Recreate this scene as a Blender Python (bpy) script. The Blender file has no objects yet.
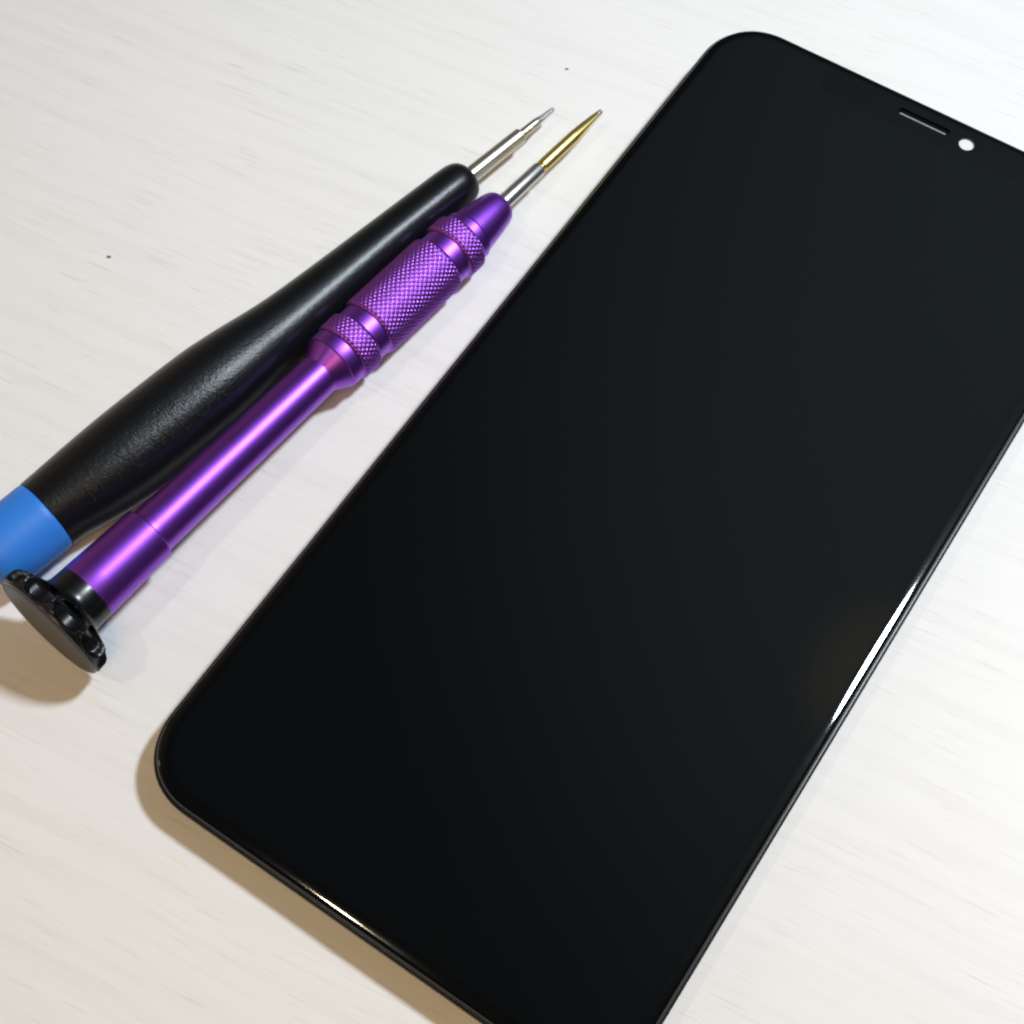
import bpy, bmesh, math, random
from mathutils import Vector, Matrix
random.seed(3)
S = 0.001                                   # everything below is written in millimetres
sc = bpy.context.scene
COL = sc.collection

# ---------------------------------------------------------------- helpers
def link(name, bm, mat, parent=None, smooth=True, ang=35):
    me = bpy.data.meshes.new(name)
    bmesh.ops.recalc_face_normals(bm, faces=bm.faces)
    bm.to_mesh(me); bm.free()
    if smooth:
        for p in me.polygons: p.use_smooth = True
        me.set_sharp_from_angle(angle=math.radians(ang))
    o = bpy.data.objects.new(name, me); COL.objects.link(o)
    if mat: me.materials.append(mat)
    if parent: o.parent = parent
    return o

def thing(name, label, cat, M):
    o = bpy.data.objects.new(name, None); COL.objects.link(o)
    o.empty_display_size = 0.005
    o.matrix_world = M
    o['label'] = label; o['category'] = cat
    return o

def lathe(prof, seg=96, bm=None, cap=True, rfun=None):
    """surface of revolution round local +X; prof = [(x mm, r mm), ...]"""
    bm = bm or bmesh.new()
    rings = []
    for k, (x, r) in enumerate(prof):
        ring = []
        for i in range(seg):
            a = 2*math.pi*i/seg
            rr = rfun(k, x, r, a) if rfun else r
            ring.append(bm.verts.new((x*S, rr*S*math.cos(a), rr*S*math.sin(a))))
        rings.append(ring)
    for r0, r1 in zip(rings, rings[1:]):
        for i in range(seg):
            j = (i+1) % seg
            bm.faces.new((r0[i], r0[j], r1[j], r1[i]))
    if cap:
        bm.faces.new(rings[0]); bm.faces.new(rings[-1])
    return bm

def rounded(prof_fn, x0, x1, n):
    return [(x0+(x1-x0)*i/n, prof_fn(x0+(x1-x0)*i/n)) for i in range(n+1)]

def interp(x, pts):
    if x <= pts[0][0]: return pts[0][1]
    for (a, ra), (b, rb) in zip(pts, pts[1:]):
        if x <= b:
            t = (x-a)/(b-a); return ra+(rb-ra)*t
    return pts[-1][1]

# ---------------------------------------------------------------- materials
def mat(name, base, rough=.5, metal=0., spec=.5, ior=1.5):
    m = bpy.data.materials.new(name); m.use_nodes = True
    b = m.node_tree.nodes['Principled BSDF']
    b.inputs['Base Color'].default_value = (*base, 1)
    b.inputs['Roughness'].default_value = rough
    b.inputs['Metallic'].default_value = metal
    b.inputs['Specular IOR Level'].default_value = spec
    b.inputs['IOR'].default_value = ior
    return m, m.node_tree.nodes, m.node_tree.links, b

def noise(N, L, vec, scale, detail=3, rough=.5, dist=0.):
    n = N.new('ShaderNodeTexNoise')
    n.inputs['Scale'].default_value = scale; n.inputs['Detail'].default_value = detail
    n.inputs['Roughness'].default_value = rough; n.inputs['Distortion'].default_value = dist
    L.new(vec, n.inputs['Vector']); return n

def ramp(N, L, fac, stops):
    r = N.new('ShaderNodeValToRGB')
    while len(r.color_ramp.elements) < len(stops): r.color_ramp.elements.new(.5)
    for e, (p, c) in zip(r.color_ramp.elements, stops):
        e.position = p; e.color = (*c, 1) if not isinstance(c, float) else (c, c, c, 1)
    L.new(fac, r.inputs['Fac']); return r

def micro(N, L, b, scale, strength, dist=.00003, rough_var=None, stretch=None):
    tc = N.new('ShaderNodeTexCoord'); v = tc.outputs['Object']
    if stretch:
        mp = N.new('ShaderNodeMapping'); mp.inputs['Scale'].default_value = stretch
        L.new(v, mp.inputs['Vector']); v = mp.outputs['Vector']
    n = noise(N, L, v, scale, 4, .6)
    bp = N.new('ShaderNodeBump'); bp.inputs['Strength'].default_value = strength
    bp.inputs['Distance'].default_value = dist
    L.new(n.outputs['Fac'], bp.inputs['Height']); L.new(bp.outputs['Normal'], b.inputs['Normal'])
    if rough_var:
        mr = N.new('ShaderNodeMapRange')
        mr.inputs['To Min'].default_value = rough_var[0]; mr.inputs['To Max'].default_value = rough_var[1]
        L.new(n.outputs['Fac'], mr.inputs['Value']); L.new(mr.outputs['Result'], b.inputs['Roughness'])
    return n

def wood_laminate():
    m, N, L, b = mat('white_wood_laminate', (.8, .8, .79), .42, 0, .35)
    tc = N.new('ShaderNodeTexCoord')
    mp0 = N.new('ShaderNodeMapping'); mp0.inputs['Rotation'].default_value = (0, 0, math.radians(29))
    L.new(tc.outputs['Object'], mp0.inputs['Vector'])
    # gentle wander of the grain
    w = noise(N, L, mp0.outputs['Vector'], 14, 2)
    sub = N.new('ShaderNodeVectorMath'); sub.operation = 'MULTIPLY_ADD'
    L.new(w.outputs['Color'], sub.inputs[0]); sub.inputs[1].default_value = (0, .006, 0)
    L.new(mp0.outputs['Vector'], sub.inputs[2])
    def layer(sx, sy, scale, det=3):
        mp = N.new('ShaderNodeMapping'); mp.inputs['Scale'].default_value = (sx, sy, 1)
        L.new(sub.outputs['Vector'], mp.inputs['Vector'])
        return noise(N, L, mp.outputs['Vector'], scale, det, .6)
    n1 = layer(.045, 1, 2100, 3)     # fine pores, short dashes
    n2 = layer(.04, 1, 420, 3)       # wider streaks
    n3 = layer(.15, 1, 45, 2)        # broad soft clouds
    pores = ramp(N, L, n1.outputs['Fac'], [(.30, 1.), (.43, 0.)])
    streak = ramp(N, L, n2.outputs['Fac'], [(.30, 1.), (.55, 0.)])
    mask = noise(N, L, mp0.outputs['Vector'], 60, 2)
    mk = ramp(N, L, mask.outputs['Fac'], [(.38, .15), (.62, 1.)])
    def mul(a, c):
        x = N.new('ShaderNodeMath'); x.operation = 'MULTIPLY'
        L.new(a, x.inputs[0])
        if isinstance(c, (float, int)): x.inputs[1].default_value = c
        else: L.new(c, x.inputs[1])
        return x.outputs[0]
    def mixc(fac, a, c):
        x = N.new('ShaderNodeMix'); x.data_type = 'RGBA'
        L.new(fac, x.inputs['Factor'])
        if isinstance(a, tuple): x.inputs['A'].default_value = (*a, 1)
        else: L.new(a, x.inputs['A'])
        x.inputs['B'].default_value = (*c, 1)
        return x.outputs['Result']
    c = mixc(mul(n3.outputs['Fac'], .6), (.81, .815, .805), (.765, .765, .75))
    c = mixc(mul(streak.outputs['Color'], .19), c, (.60, .585, .565))
    c = mixc(mul(mul(pores.outputs['Color'], mk.outputs['Color']), .40), c, (.49, .465, .44))
    L.new(c, b.inputs['Base Color'])
    add = N.new('ShaderNodeMath'); add.operation = 'ADD'
    L.new(mul(n1.outputs['Fac'], .7), add.inputs[0]); L.new(mul(n2.outputs['Fac'], 1.2), add.inputs[1])
    bp = N.new('ShaderNodeBump'); bp.inputs['Strength'].default_value = .4; bp.inputs['Distance'].default_value = .00006
    L.new(add.outputs[0], bp.inputs['Height']); L.new(bp.outputs['Normal'], b.inputs['Normal'])
    return m

def knob_black(name, rough=.25):
    m, N, L, b = mat(name, (.004, .004, .005), rough, 0, .4)
    micro(N, L, b, 900, .15, .00003, (rough*.8, rough*1.4))
    return m

TABLE = wood_laminate()

GLASS, N, L, b = mat('black_cover_glass', (.0022, .0032, .0036), .045, 0, .5)
b.inputs['Coat Weight'].default_value = 0
tc = N.new('ShaderNodeTexCoord')
n = noise(N, L, tc.outputs['Object'], 38, 4, .6)
mr = N.new('ShaderNodeMapRange'); mr.inputs['From Min'].default_value = .35; mr.inputs['From Max'].default_value = .7
mr.inputs['To Min'].default_value = .03; mr.inputs['To Max'].default_value = .075
L.new(n.outputs['Fac'], mr.inputs['Value']); L.new(mr.outputs['Result'], b.inputs['Roughness'])
# the display area under the glass is a touch lighter than the printed black border (with its notch)
def M_(op, a, c=None):
    x = N.new('ShaderNodeMath'); x.operation = op
    for k, v in enumerate((a, c)):
        if v is None: continue
        if isinstance(v, (int, float)): x.inputs[k].default_value = v
        else: L.new(v, x.inputs[k])
    return x.outputs[0]
sp = N.new('ShaderNodeSeparateXYZ'); L.new(tc.outputs['Object'], sp.inputs[0])
def sdbox(cx, cy, hx, hy, r):
    dx = M_('SUBTRACT', M_('ABSOLUTE', M_('SUBTRACT', sp.outputs['X'], cx*S)), (hx-r)*S)
    dy = M_('SUBTRACT', M_('ABSOLUTE', M_('SUBTRACT', sp.outputs['Y'], cy*S)), (hy-r)*S)
    px = M_('MAXIMUM', dx, 0.); py = M_('MAXIMUM', dy, 0.)
    l = M_('SQRT', M_('ADD', M_('MULTIPLY', px, px), M_('MULTIPLY', py, py)))
    return M_('SUBTRACT', M_('ADD', l, M_('MINIMUM', M_('MAXIMUM', dx, dy), 0.)), r*S)
scr = sdbox(74.3/2, 156.8/2, 74.3/2-2.35, 156.8/2-2.35, 7.6)
ntc = sdbox(74.3/2, 156.8, 18, 7.2, 2.5)
d_ = M_('MAXIMUM', scr, M_('MULTIPLY', ntc, -1.))
mk = N.new('ShaderNodeMapRange'); mk.inputs['From Min'].default_value = .0004; mk.inputs['From Max'].default_value = -.0006
L.new(d_, mk.inputs['Value'])
mxc = N.new('ShaderNodeMix'); mxc.data_type = 'RGBA'; L.new(mk.outputs['Result'], mxc.inputs['Factor'])
mxc.inputs['A'].default_value = (.0014, .0018, .0022, 1); mxc.inputs['B'].default_value = (.0022, .0031, .0036, 1)
L.new(mxc.outputs['Result'], b.inputs['Base Color'])
# warm rough gloss mixed in to add a soft lamp glow on the glass
gl = N.new('ShaderNodeBsdfGlossy'); gl.inputs['Roughness'].default_value = .30; gl.inputs['Color'].default_value = (1, .86, .62, 1)
ms = N.new('ShaderNodeMixShader')
mf = N.new('ShaderNodeMapRange'); mf.inputs['From Min'].default_value = .3; mf.inputs['From Max'].default_value = .7
mf.inputs['To Min'].default_value = .0004; mf.inputs['To Max'].default_value = .0010
L.new(n.outputs['Fac'], mf.inputs['Value']); L.new(mf.outputs['Result'], ms.inputs['Fac'])
L.new(b.outputs[0], ms.inputs[1]); L.new(gl.outputs[0], ms.inputs[2])
L.new(ms.outputs[0], N['Material Output'].inputs['Surface'])

FRAME, N, L, b = mat('black_plastic_bezel', (.004, .0045, .0055), .3, 0, .3)
micro(N, L, b, 300, .03, .00001, (.26, .34))
BACK, N, L, b = mat('display_back_metal', (.03, .03, .032), .4, .6)
micro(N, L, b, 500, .2)
MESHM, N, L, b = mat('speaker_mesh', (.0015, .0015, .002), .9, 0, .1)
micro(N, L, b, 3000, .5)
RIM_GLINT, N, L, b = mat('slot_rim_highlight', (.75, .76, .8), .25, .6)  # bright metal that paints the highlight along the slot edge
micro(N, L, b, 2000, .1)
WHITE, N, L, b = mat('white_film', (.72, .73, .73), .5)
micro(N, L, b, 1500, .2, .00003)

PURPLE, N, L, b = mat('purple_anodised_aluminium', (.275, .075, .60), .38, 1.)
micro(N, L, b, 300, .10, .00002, (.35, .43), (1, .03, .03))
KNURL, N, L, b = mat('purple_knurled_aluminium', (.33, .10, .58), .38, 1.)
micro(N, L, b, 2500, .25, .00003, (.32, .45))
SILVER, N, L, b = mat('brushed_steel', (.56, .55, .53), .24, 1.)
micro(N, L, b, 500, .12, .00002, (.28, .4), (.05, 1, 1))
NICKEL, N, L, b = mat('satin_nickel', (.58, .54, .46), .26, 1.)
micro(N, L, b, 500, .12, .00002, (.28, .4), (.05, 1, 1))
TIPST, N, L, b = mat('ground_steel_tip', (.52, .52, .50), .38, 1.)
micro(N, L, b, 3000, .3, .00002)
GOLD, N, L, b = mat('titanium_gold_coating', (.74, .57, .20), .34, 1.)
micro(N, L, b, 500, .15, .00002, (.3, .42), (.05, 1, 1))

CAPB = knob_black('glossy_black_cap')
CAPF, N, L, b = mat('satin_cap_face', (.035, .032, .028), .42, .3)
micro(N, L, b, 1500, .2)

GRIP, N, L, b = mat('textured_black_handle', (.004, .005, .0065), .31, 0, .3)
tc = N.new('ShaderNodeTexCoord')
nA = noise(N, L, tc.outputs['Object'], 3600, 2, .6)
nB = noise(N, L, tc.outputs['Object'], 1500, 2, .55)
mx = N.new('ShaderNodeMath'); mx.operation = 'ADD'
L.new(nA.outputs['Fac'], mx.inputs[0]); L.new(nB.outputs['Fac'], mx.inputs[1])
# texture is polished away along the slim front half, coarser towards the back
sx = N.new('ShaderNodeSeparateXYZ'); L.new(tc.outputs['Object'], sx.inputs[0])
mr = N.new('ShaderNodeMapRange'); mr.inputs['From Min'].default_value = .050; mr.inputs['From Max'].default_value = .022
mr.inputs['To Min'].default_value = .3; mr.inputs['To Max'].default_value = .75
L.new(sx.outputs['X'], mr.inputs['Value'])
bp = N.new('ShaderNodeBump'); bp.inputs['Distance'].default_value = .000062
L.new(mr.outputs['Result'], bp.inputs['Strength'])
L.new(mx.outputs[0], bp.inputs['Height']); L.new(bp.outputs['Normal'], b.inputs['Normal'])
TEXT, N, L, b = mat('moulded_handle_lettering', (.010, .011, .013), .27, 0, .6)  # same plastic as the grip, lightened for light caught on letter edges
micro(N, L, b, 2200, .5, .00004)

BLUE, N, L, b = mat('blue_plastic_cap', (.026, .205, .72), .45, 0, .4)
micro(N, L, b, 1800, .25, .00003, (.4, .52))
SPECK, N, L, b = mat('dust', (.16, .15, .13), .9)
micro(N, L, b, 3000, .3)

# ---------------------------------------------------------------- table
bm = bmesh.new()
for x, y in ((-450, -330), (450, -330), (450, 470), (-450, 470)): bm.verts.new((x*S, y*S, 0))
top = bm.faces.new(bm.verts)
bmesh.ops.recalc_face_normals(bm, faces=bm.faces)
r = bmesh.ops.extrude_face_region(bm, geom=[top])
bmesh.ops.translate(bm, verts=[v for v in r['geom'] if isinstance(v, bmesh.types.BMVert)], vec=(0, 0, -18*S))
tab = link('tabletop', bm, TABLE, smooth=False)
tab['kind'] = 'structure'
tab['label'] = 'white wood-grain laminate tabletop'

# ---------------------------------------------------------------- phone display
W, LEN, RIM = 74.3, 156.8, 5.6
ROT = -0.618222761442215
PM = Matrix.Translation((-51.3157*S, -38.7*S, 0)) @ Matrix.Rotation(ROT, 4, 'Z')
phone = thing('phone_display', 'large glossy black phone screen panel with rounded corners lying beside the tools', 'phone screen', PM)

CR = 10.0
def outline(inset, n=22):
    """rounded rectangle with slightly squircle corners, inset in mm"""
    pts = []
    r = CR - inset
    x0, y0, x1, y1 = inset, inset, W-inset, LEN-inset
    for cx, cy, a0 in ((x1-r, y0+r, -90), (x1-r, y1-r, 0), (x0+r, y1-r, 90), (x0+r, y0+r, 180)):
        for i in range(n+1):
            a = math.radians(a0+90*i/n)
            c, s = math.cos(a), math.sin(a)
            e = 2/2.18
            pts.append((cx+r*math.copysign(abs(c)**e, c), cy+r*math.copysign(abs(s)**e, s)))
    return pts

def slab(levels, bm=None, capt=True, capb=True):
    bm = bm or bmesh.new(); rings = []
    for ins, z in levels:
        rings.append([bm.verts.new((x*S, y*S, z*S)) for x, y in outline(ins)])
    n = len(rings[0])
    for a, c in zip(rings, rings[1:]):
        for i in range(n):
            j = (i+1) % n
            bm.faces.new((a[i], a[j], c[j], c[i]))
    if capb: bm.faces.new(rings[0][::-1])
    if capt: bm.faces.new(rings[-1])
    return bm

HX, HY, HR = 44.9, 152.25, 1.24            # round camera window
SX0, SX1, SY = 33.3, 41.1, 152.75          # ear speaker slot (centre line)
SR = .62
glev = [(.49, RIM-.25), (.48, RIM+.02), (.52, RIM+.22), (.60, RIM+.38), (.68, RIM+.48), (.78, RIM+.555), (.90, RIM+.606),
        (1.05, RIM+.645), (1.20, RIM+.676), (1.35, RIM+.704), (1.5, RIM+.730), (1.65, RIM+.754), (1.80, RIM+.776), (1.95, RIM+.792), (2.1, RIM+.80)]
ZT = RIM+.80
bm = slab(glev, capt=False)
# flat top with the two openings cut through it
ring = [v for v in bm.verts][-len(outline(0)):]
edges = []
for i in range(len(ring)):
    e = bm.edges.get((ring[i], ring[(i+1) % len(ring)]))
    edges.append(e)
def hole(pts, depth):
    vt = [bm.verts.new((x*S, y*S, ZT*S)) for x, y in pts]
    vm = [bm.verts.new((x*S, y*S, (ZT-depth)*S)) for x, y in pts]
    n = len(pts)
    for i in range(n):
        j = (i+1) % n
        bm.faces.new((vt[i], vm[i], vm[j], vt[j]))
        edges.append(bm.edges.get((vt[i], vt[j])))
    return pts
hole([(HX+HR*math.cos(2*math.pi*i/40), HY+HR*math.sin(2*math.pi*i/40)) for i in range(40)], .55)
slot_pts = [(SX1+SR*math.cos(math.radians(a)), SY+SR*math.sin(math.radians(a))) for a in range(-90, 91, 15)] + \
           [(SX0+SR*math.cos(math.radians(a)), SY+SR*math.sin(math.radians(a))) for a in range(90, 271, 15)]
hole(slot_pts, .55)
bmesh.ops.triangle_fill(bm, edges=edges, use_beauty=True)
glass = link('cover_glass', bm, GLASS, phone, ang=30)
for p in glass.data.polygons:
    if p.normal.z > .99999: p.use_smooth = False

frame = link('bezel_frame', slab([(.25, 3.9), (.06, 4.05), (.0, 4.3), (.0, RIM-.5), (.05, RIM-.30), (.16, RIM-.17), (.30, RIM-.10), (.52, RIM-.08)]), FRAME, phone, ang=50)
back = link('back_plate', slab([(3.2, .02), (3.0, .3), (2.6, 3.6), (2.6, 3.9)]), BACK, phone, ang=30)

# slot mesh floor and a pale bar standing in for the lower edge highlight
bm = bmesh.new()
vs = [bm.verts.new((x*S, y*S, (ZT-.3)*S)) for x, y in slot_pts]; bm.faces.new(vs)
link('speaker_mesh', bm, MESHM, phone, smooth=False)
bm = bmesh.new()
prev = None
segs = 24
for i in range(segs+1):
    x = SX0-.1+(SX1-SX0+.2)*i/segs
    ringv = [bm.verts.new((x*S, (SY-SR+.02+.13*math.cos(a))*S, (ZT-.02+.10*math.sin(a))*S)) for a in [2*math.pi*k/10 for k in range(10)]]
    if prev:
        for k in range(10): bm.faces.new((prev[k], prev[(k+1) % 10], ringv[(k+1) % 10], ringv[k]))
    else: bm.faces.new(ringv)
    prev = ringv
bm.faces.new(prev)
link('speaker_rim_highlight', bm, RIM_GLINT, phone)
bm = bmesh.new()
bmesh.ops.create_circle(bm, cap_ends=True, segments=40, radius=(HR-.005)*S, matrix=Matrix.Translation((HX*S, HY*S, (ZT-.32)*S)))
link('camera_window', bm, WHITE, phone, smooth=False)

# ---------------------------------------------------------------- tools: local +X runs from the back end to the tip
def axis_matrix(p, d):
    x = Vector(d).normalized(); z = Vector((0, 0, 1)); y = z.cross(x).normalized(); z = x.cross(y)
    M = Matrix((x, y, z)).transposed().to_4x4(); M.translation = Vector(p)*S
    return M

# ---- purple precision screwdriver
PA = (-60.993, -18.744, 9.3); PD = (0.6540, 0.755023, -0.047166)
pd = thing('purple_screwdriver', 'slim purple anodised precision screwdriver with knurled grip and gold tip', 'screwdriver', axis_matrix(PA, PD))

def knurl_surface(x0, x1, R, depth=.2, n_around=40, chamf=.45):
    bm = bmesh.new(); seg = n_around*8
    pitch = 2*math.pi*R/n_around
    nx = max(6, int((x1-x0)/pitch*8*.8))
    rings = []
    for k in range(nx+1):
        x = x0+(x1-x0)*k/nx; ringv = []
        edge = min(x-x0, x1-x)
        fade = min(1., edge/.25)
        drop = .32*max(0., 1-edge/chamf)
        for i in range(seg):
            a = 2*math.pi*i/seg
            u = a*n_around/(2*math.pi); v = (x-x0)/(pitch*1.35)
            def tri(t): t = t % 1; return 1-abs(2*t-1)         # 0 in the groove, 1 on the crest
            h = min(tri(u+v), tri(u-v), .72)/.72
            rr = R-drop-depth*fade*(1-h)-(1-fade)*depth*.5
            ringv.append(bm.verts.new((x*S, rr*S*math.cos(a), rr*S*math.sin(a))))
        rings.append(ringv)
    for r0, r1 in zip(rings, rings[1:]):
        for i in range(seg):
            j = (i+1) % seg; bm.faces.new((r0[i], r0[j], r1[j], r1[i]))
    bm.faces.new(rings[0]); bm.faces.new(rings[-1])
    return bm

# shaft tube from the cap collar to the knurled section
shaft = [(5.2, 4.2), (5.3, 4.42), (5.5, 4.46), (8, 4.4), (12, 4.3), (16.6, 4.19), (16.95, 4.18), (17.05, 4.1), (17.15, 3.66), (17.2, 3.62), (17.3, 3.6), (18, 3.57),
         (37, 3.32), (50.9, 3.17), (51.3, 3.165), (51.32, 3.165), (53.7, 4.42), (53.82, 4.56), (53.95, 4.6), (55.75, 4.6), (55.85, 4.52), (56.1, 4.4)]
link('shaft', lathe(shaft, 128), PURPLE, pd, ang=18)
link('knurled_ring', knurl_surface(56.0, 59.7, 4.98), KNURL, pd, ang=80)
link('grip_groove', lathe([(59.5, 4.3), (59.72, 4.38), (59.8, 4.46), (61.8, 4.46), (61.88, 4.38), (62.1, 4.3)], 128), PURPLE, pd, ang=28)
link('knurled_grip', knurl_surface(61.9, 77.7, 4.98), KNURL, pd, ang=80)
link('grip_groove', lathe([(77.5, 4.2), (77.72, 4.3), (77.8, 4.4), (80.0, 4.4), (80.08, 4.3), (80.3, 4.2)], 128), PURPLE, pd, ang=28)
link('knurled_ring', knurl_surface(80.1, 83.6, 4.92), KNURL, pd, ang=80)
nose = [(83.4, 4.0), (83.5, 4.2), (83.56, 4.26), (85.0, 4.22), (85.06, 4.16), (85.1, 3.72), (85.35, 3.7), (85.4, 3.86), (85.5, 3.9), (87.5, 3.66), (90, 3.26), (91.6, 2.96),
        (92.3, 2.74), (92.7, 2.45), (92.85, 2.1), (92.85, 1.6), (92.7, 1.3)]
link('nose_cone', lathe(nose, 128), PURPLE, pd, ang=28)
link('collet', lathe([(92.4, 1.28), (93.2, 1.28), (102.2, 1.2), (102.5, 1.12), (102.6, .8)], 64), SILVER, pd, ang=30)
bit = lathe([(102.4, .6), (102.9, .66), (103.1, 1.0), (103.4, 1.05), (111.0, 1.03), (111.8, 1.0), (114.0, .84), (116.0, .66), (117.6, .48)], 48,
            rfun=lambda k, x, r, a: r*(1-.16*max(0, min(1, (x-111)/4))*(1+math.cos(4*a))/2))
bitp = link('gold_bit', bit, GOLD, pd, ang=30)
link('bit_tip', lathe([(117.5, .47), (118.0, .44), (118.4, .38), (118.5, .2)], 32), TIPST, bitp, ang=40)

# black swivel cap: collar, flared disc with round scoops, flat back face
NF = 10
def scoop(k, x, r, a):
    # round flutes cut along the axis into the flared rim; a thin flange is left at the back
    f = (a/(2*math.pi)*NF + .10) % 1 - .5
    wx = (x-2.1)/1.62; wa = f/.45
    q = wx*wx*abs(wx) + wa*wa
    if q < 1: r -= 1.75*math.sqrt(max(0, 1-wa*wa))*min(1, (1-q)/.22)
    elif q < 1.22 and x < 4.2: r += .13*math.sin(math.pi*(q-1)/.22)
    return r
capx = [(0.0, 7.4), (0.05, 8.2), (.15, 8.48)]
x = .3
while x < 4.0:
    R = interp(x, [(.3, 8.55), (1.0, 8.62), (2.3, 8.5), (2.8, 8.15), (3.2, 7.4), (3.6, 6.3), (4.0, 5.4)])
    capx.append((x, R)); x += .06
capx += [(4.0, 5.4), (4.15, 5.0), (4.35, 4.75), (4.6, 4.62), (5.0, 4.55), (5.5, 4.5), (7.4, 4.45), (7.5, 4.42), (7.58, 4.3), (7.6, 4.0)]
SHIFT = -1.7
capx = [(a+0, r) for a, r in capx]
cap = link('swivel_cap', lathe(capx, 600, rfun=scoop), CAPB, pd, ang=32)
cap.location.x = SHIFT*S
face = lathe([(-.12, 7.1), (-.12, 7.85), (-.04, 8.1), (.08, 8.2)], 128)
fo = link('cap_face', face, CAPF, cap, ang=30)

# ---- black handled screwdriver with blue cap
BA = Vector((-65.079, -1.5355, 6.5)); BD = (0.710318, 0.703318, -0.028129)
bd = thing('black_screwdriver', 'black textured handle screwdriver with blue end cap and silver tip', 'screwdriver', axis_matrix(BA, BD))
hp = [(0, 5.35), (.12, 5.55), (3, 5.68), (7, 5.9), (13, 6.14), (18, 6.2), (25, 6.2), (30, 6.1), (33.5, 5.85), (37, 5.5), (41, 5.02), (45, 4.66), (50, 4.42), (57, 4.22), (63, 4.08), (70, 3.92), (77, 3.76),
      (80.3, 3.68), (81.9, 3.58), (82.8, 3.38), (83.5, 3.05), (83.95, 2.6), (84.2, 2.1), (84.3, 1.5)]
def smooth_prof(p, step=.8):
    out = []
    for i in range(len(p)-1):
        p0 = p[max(i-1, 0)]; p1 = p[i]; p2 = p[i+1]; p3 = p[min(i+2, len(p)-1)]
        n = max(1, int((p2[0]-p1[0])/step))
        for k in range(n):
            t = k/n
            h = [.5*((2*p1[c])+(-p0[c]+p2[c])*t+(2*p0[c]-5*p1[c]+4*p2[c]-p3[c])*t*t+(-p0[c]+3*p1[c]-3*p2[c]+p3[c])*t**3) for c in (0, 1)]
            out.append((h[0], max(h[1], .1)) if 3 < p1[0] < 80 else (p1[0]+(p2[0]-p1[0])*t, p1[1]+(p2[1]-p1[1])*t))
    out.append(p[-1]); return out
hprof = smooth_prof(hp)
def belly(k, x, r, a):                     # the grip is a little fuller on the side turned to the purple tool
    w = interp(x, [(2, 0), (5, .4), (9, .85), (14, 1.1), (34, 1.05), (45, .8), (60, .25), (68, 0)])
    return r + w*max(0, -math.cos(a-.25))**1.6
handle = link('handle', lathe(hprof, 160, rfun=belly), GRIP, bd, ang=40)
bcap = [(-11, 1.2), (-10.95, 2.8), (-10.7, 3.9), (-10.1, 4.7), (-9.2, 5.15), (-8, 5.38), (-6, 5.46), (-1, 5.52), (-.25, 5.5), (-.05, 5.4), (-.02, 5.2)]
link('blue_cap', lathe(bcap, 128), BLUE, bd, ang=35)
link('shank', lathe([(84.0, 1.36), (86, 1.36), (96.0, 1.27), (96.2, 1.15), (96.25, .62)], 64), NICKEL, bd, ang=30)
nk = link('bit_neck', lathe([(96.2, .68), (96.5, .78), (99.7, .76), (100.0, .72), (100.8, .58)], 48), NICKEL, bd, ang=30)
link('bit_tip', lathe([(100.6, .6), (102.0, .46), (103.5, .38), (103.9, .33), (104.0, .16)], 48,
     rfun=lambda k, x, r, a: r*(1-.2*((1+math.cos(4*a))/2)**2)), TIPST, bd, ang=40)

# moulded letters wrapped round the handle
def letters(txt, x_positions, phi0, size):
    bm = bmesh.new()
    for ch, xc in zip(txt, x_positions):
        cu = bpy.data.curves.new('t', 'FONT'); cu.body = ch; cu.size = size*1.38; cu.extrude = .14; cu.align_x = 'CENTER'; cu.resolution_u = 4
        cu.offset = -.05
        ob = bpy.data.objects.new('t', cu); COL.objects.link(ob)
        dg = bpy.context.evaluated_depsgraph_get()
        me = bpy.data.meshes.new_from_object(ob.evaluated_get(dg))
        tmp = bmesh.new(); tmp.from_mesh(me)
        bmesh.ops.subdivide_edges(tmp, edges=[e for e in tmp.edges if e.calc_length() > .3], cuts=3)
        bmesh.ops.triangulate(tmp, faces=tmp.faces)
        mp = {}
        for v in tmp.verts:
            x = xc+v.co.x; R = interp(x, hprof)
            phi = phi0-(v.co.y-size*.5)/R
            r = belly(0, x, R, phi)+.02+v.co.z
            mp[v] = bm.verts.new((x*S, r*S*math.cos(phi), r*S*math.sin(phi)))
        for f in tmp.faces:
            try: bm.faces.new([mp[v] for v in f.verts])
            except ValueError: pass
        tmp.free()
        bpy.data.objects.remove(ob); bpy.data.curves.remove(cu); bpy.data.meshes.remove(me)
    return bm
TX = letters('MTCWEOX', [6.5, 10.2, 13.6, 18.6, 22.0, 25.2, 28.6], math.radians(136), 2.5)
link('moulded_lettering', TX, TEXT, handle, ang=50)

# ---------------------------------------------------------------- dust specks on the table
for x, y, lab, s, z in ((-62.4, 47.3, 'tiny dark dust speck on the white table left of the black handle', .3, 0),
                     (11.5, 83.3, 'tiny dark dust speck on the white table above the screwdriver tips', .25, 0)):
    bm = bmesh.new()
    bmesh.ops.create_icosphere(bm, subdivisions=2, radius=s*S)
    for v in bm.verts: v.co = Vector((v.co.x*(1+.5*random.random()), v.co.y*.6*(1+.5*random.random()), v.co.z*.35))
    o = link('dust_speck', bm, SPECK); o.location = (x*S, y*S, (z+s*.25)*S)
    o['label'] = lab; o['category'] = 'dust speck'

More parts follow.
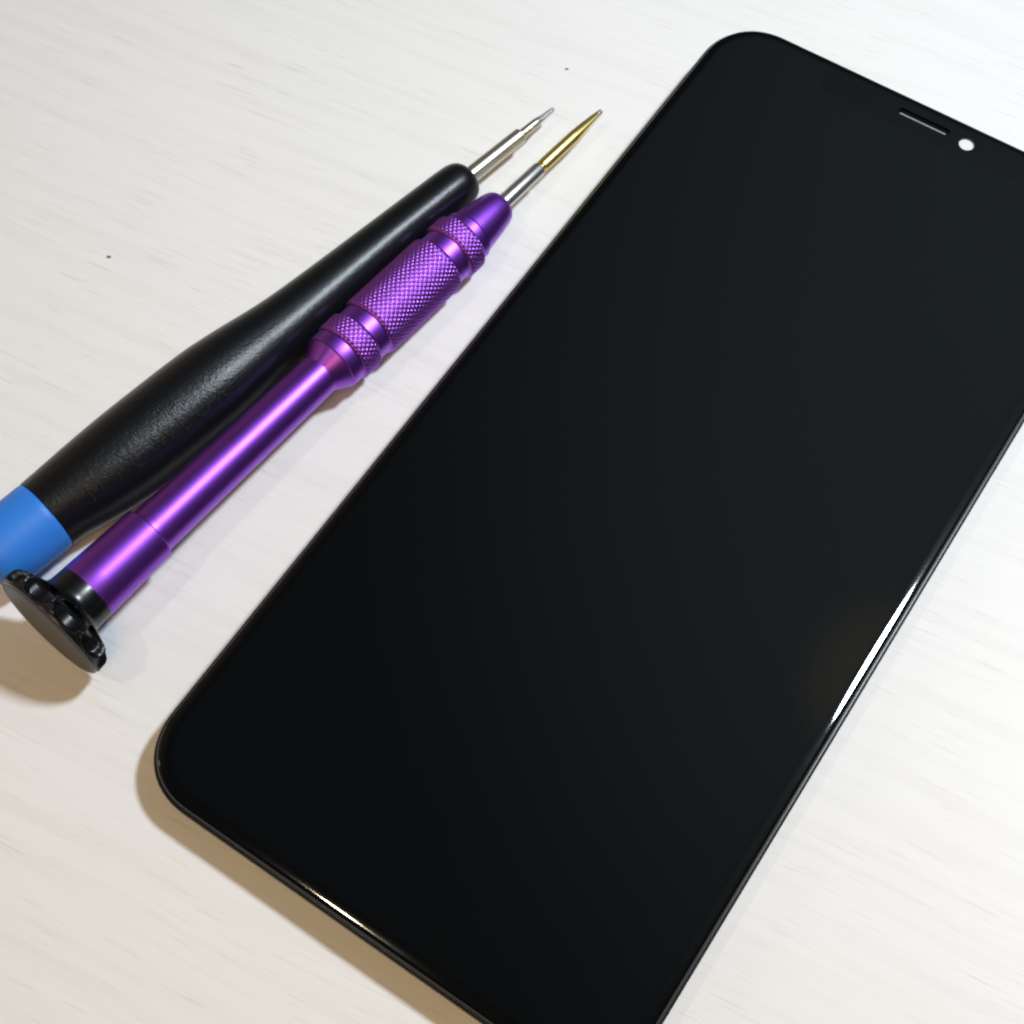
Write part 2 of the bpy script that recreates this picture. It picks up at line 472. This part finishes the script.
# ---------------------------------------------------------------- lamps
def lamp(name, pos, target, size, power, color):
    l = bpy.data.lights.new(name, 'AREA'); l.shape = 'DISK'; l.size = size*S; l.energy = power; l.color = color
    o = bpy.data.objects.new(name, l); COL.objects.link(o)
    o.location = Vector(pos)*S
    o.rotation_euler = (Vector(target)-Vector(pos)).to_track_quat('-Z', 'Y').to_euler()
    return o
def polar(c, az, el, d):
    a, e = math.radians(az), math.radians(el)
    return (c[0]+d*math.cos(e)*math.cos(a), c[1]+d*math.cos(e)*math.sin(a), c[2]+d*math.sin(e))
kl = lamp('desk_lamp', polar((44, -32, 3), 18, 58.5, 1200), (82, 62, 0), 135, .86, (.775, .868, .968))
kl.data.spread = .72
lamp('warm_ceiling_lamp', polar((-24, -54, 3), -163, 69.5, 600), (0, 0, 0), 24, .34, (1.0, .82, .6))
lamp('side_lamp', polar((-46, -37, 3), 165, 38, 700), (0, 0, 0), 50, .12, (1.0, .82, .62))
lamp('warm_fill_light', polar((40, 0, 0), -98, 58, 650), (40, 0, 0), 210, 1.18, (1.0, .64, .29))  # unseen fill, added to warm and lift the shadows

# ---------------------------------------------------------------- room light
w = bpy.data.worlds.new('World'); sc.world = w; w.use_nodes = True
N, L = w.node_tree.nodes, w.node_tree.links
bg = N['Background']
tc = N.new('ShaderNodeTexCoord')
def lobe(az, el, lo, hi):
    a, e = math.radians(az), math.radians(el)
    d = N.new('ShaderNodeVectorMath'); d.operation = 'DOT_PRODUCT'
    L.new(tc.outputs['Generated'], d.inputs[0]); d.inputs[1].default_value = (math.cos(e)*math.cos(a), math.cos(e)*math.sin(a), math.sin(e))
    m = N.new('ShaderNodeMapRange'); m.interpolation_type = 'SMOOTHSTEP'
    m.inputs['From Min'].default_value = lo; m.inputs['From Max'].default_value = hi
    L.new(d.outputs['Value'], m.inputs['Value']); return m.outputs['Result']
def mixw(fac, a, c):
    x = N.new('ShaderNodeMix'); x.data_type = 'RGBA'; L.new(fac, x.inputs['Factor'])
    if isinstance(a, tuple): x.inputs['A'].default_value = (*a, 1)
    else: L.new(a, x.inputs['A'])
    x.inputs['B'].default_value = (*c, 1); return x.outputs['Result']
c = mixw(lobe(150, 0, .45, .95), (.034, .035, .037), (.38, .27, .17))    # warm wall to the left
c = mixw(lobe(45, 53, .84, 1.0), c, (.20, .25, .275))                   # cool ceiling on the right
c = mixw(lobe(54, 66, .9974, 1.0), c, (.46, .40, .31))                  # dim warm patch on the ceiling, mirrored in the glass
L.new(c, bg.inputs['Color']); bg.inputs['Strength'].default_value = 1.0

# ---------------------------------------------------------------- camera
cd = bpy.data.cameras.new('camera'); cam = bpy.data.objects.new('camera', cd); COL.objects.link(cam)
R = Matrix(((0.9995358111802897, 0.03046575402251421, 0.0),
            (-0.027185293768945646, 0.8919088179940315, -0.4513974082637003),
            (-0.013752162406562317, 0.45118787463353804, 0.8923230243655121))).to_4x4()
R.translation = Vector((0, -99.764, 197.2136))*S
cam.matrix_world = R
cd.sensor_width = 36; cd.lens = 36*1533.997/1024
cd.clip_start = .005; cd.clip_end = 20
sc.camera = cam

sc.render.engine = 'CYCLES'
sc.cycles.filter_width = 2.3
sc.view_settings.view_transform = 'Standard'; sc.view_settings.look = 'None'
sc.view_settings.exposure = 0; sc.view_settings.gamma = 1
sc.render.resolution_x = 1024; sc.render.resolution_y = 1024
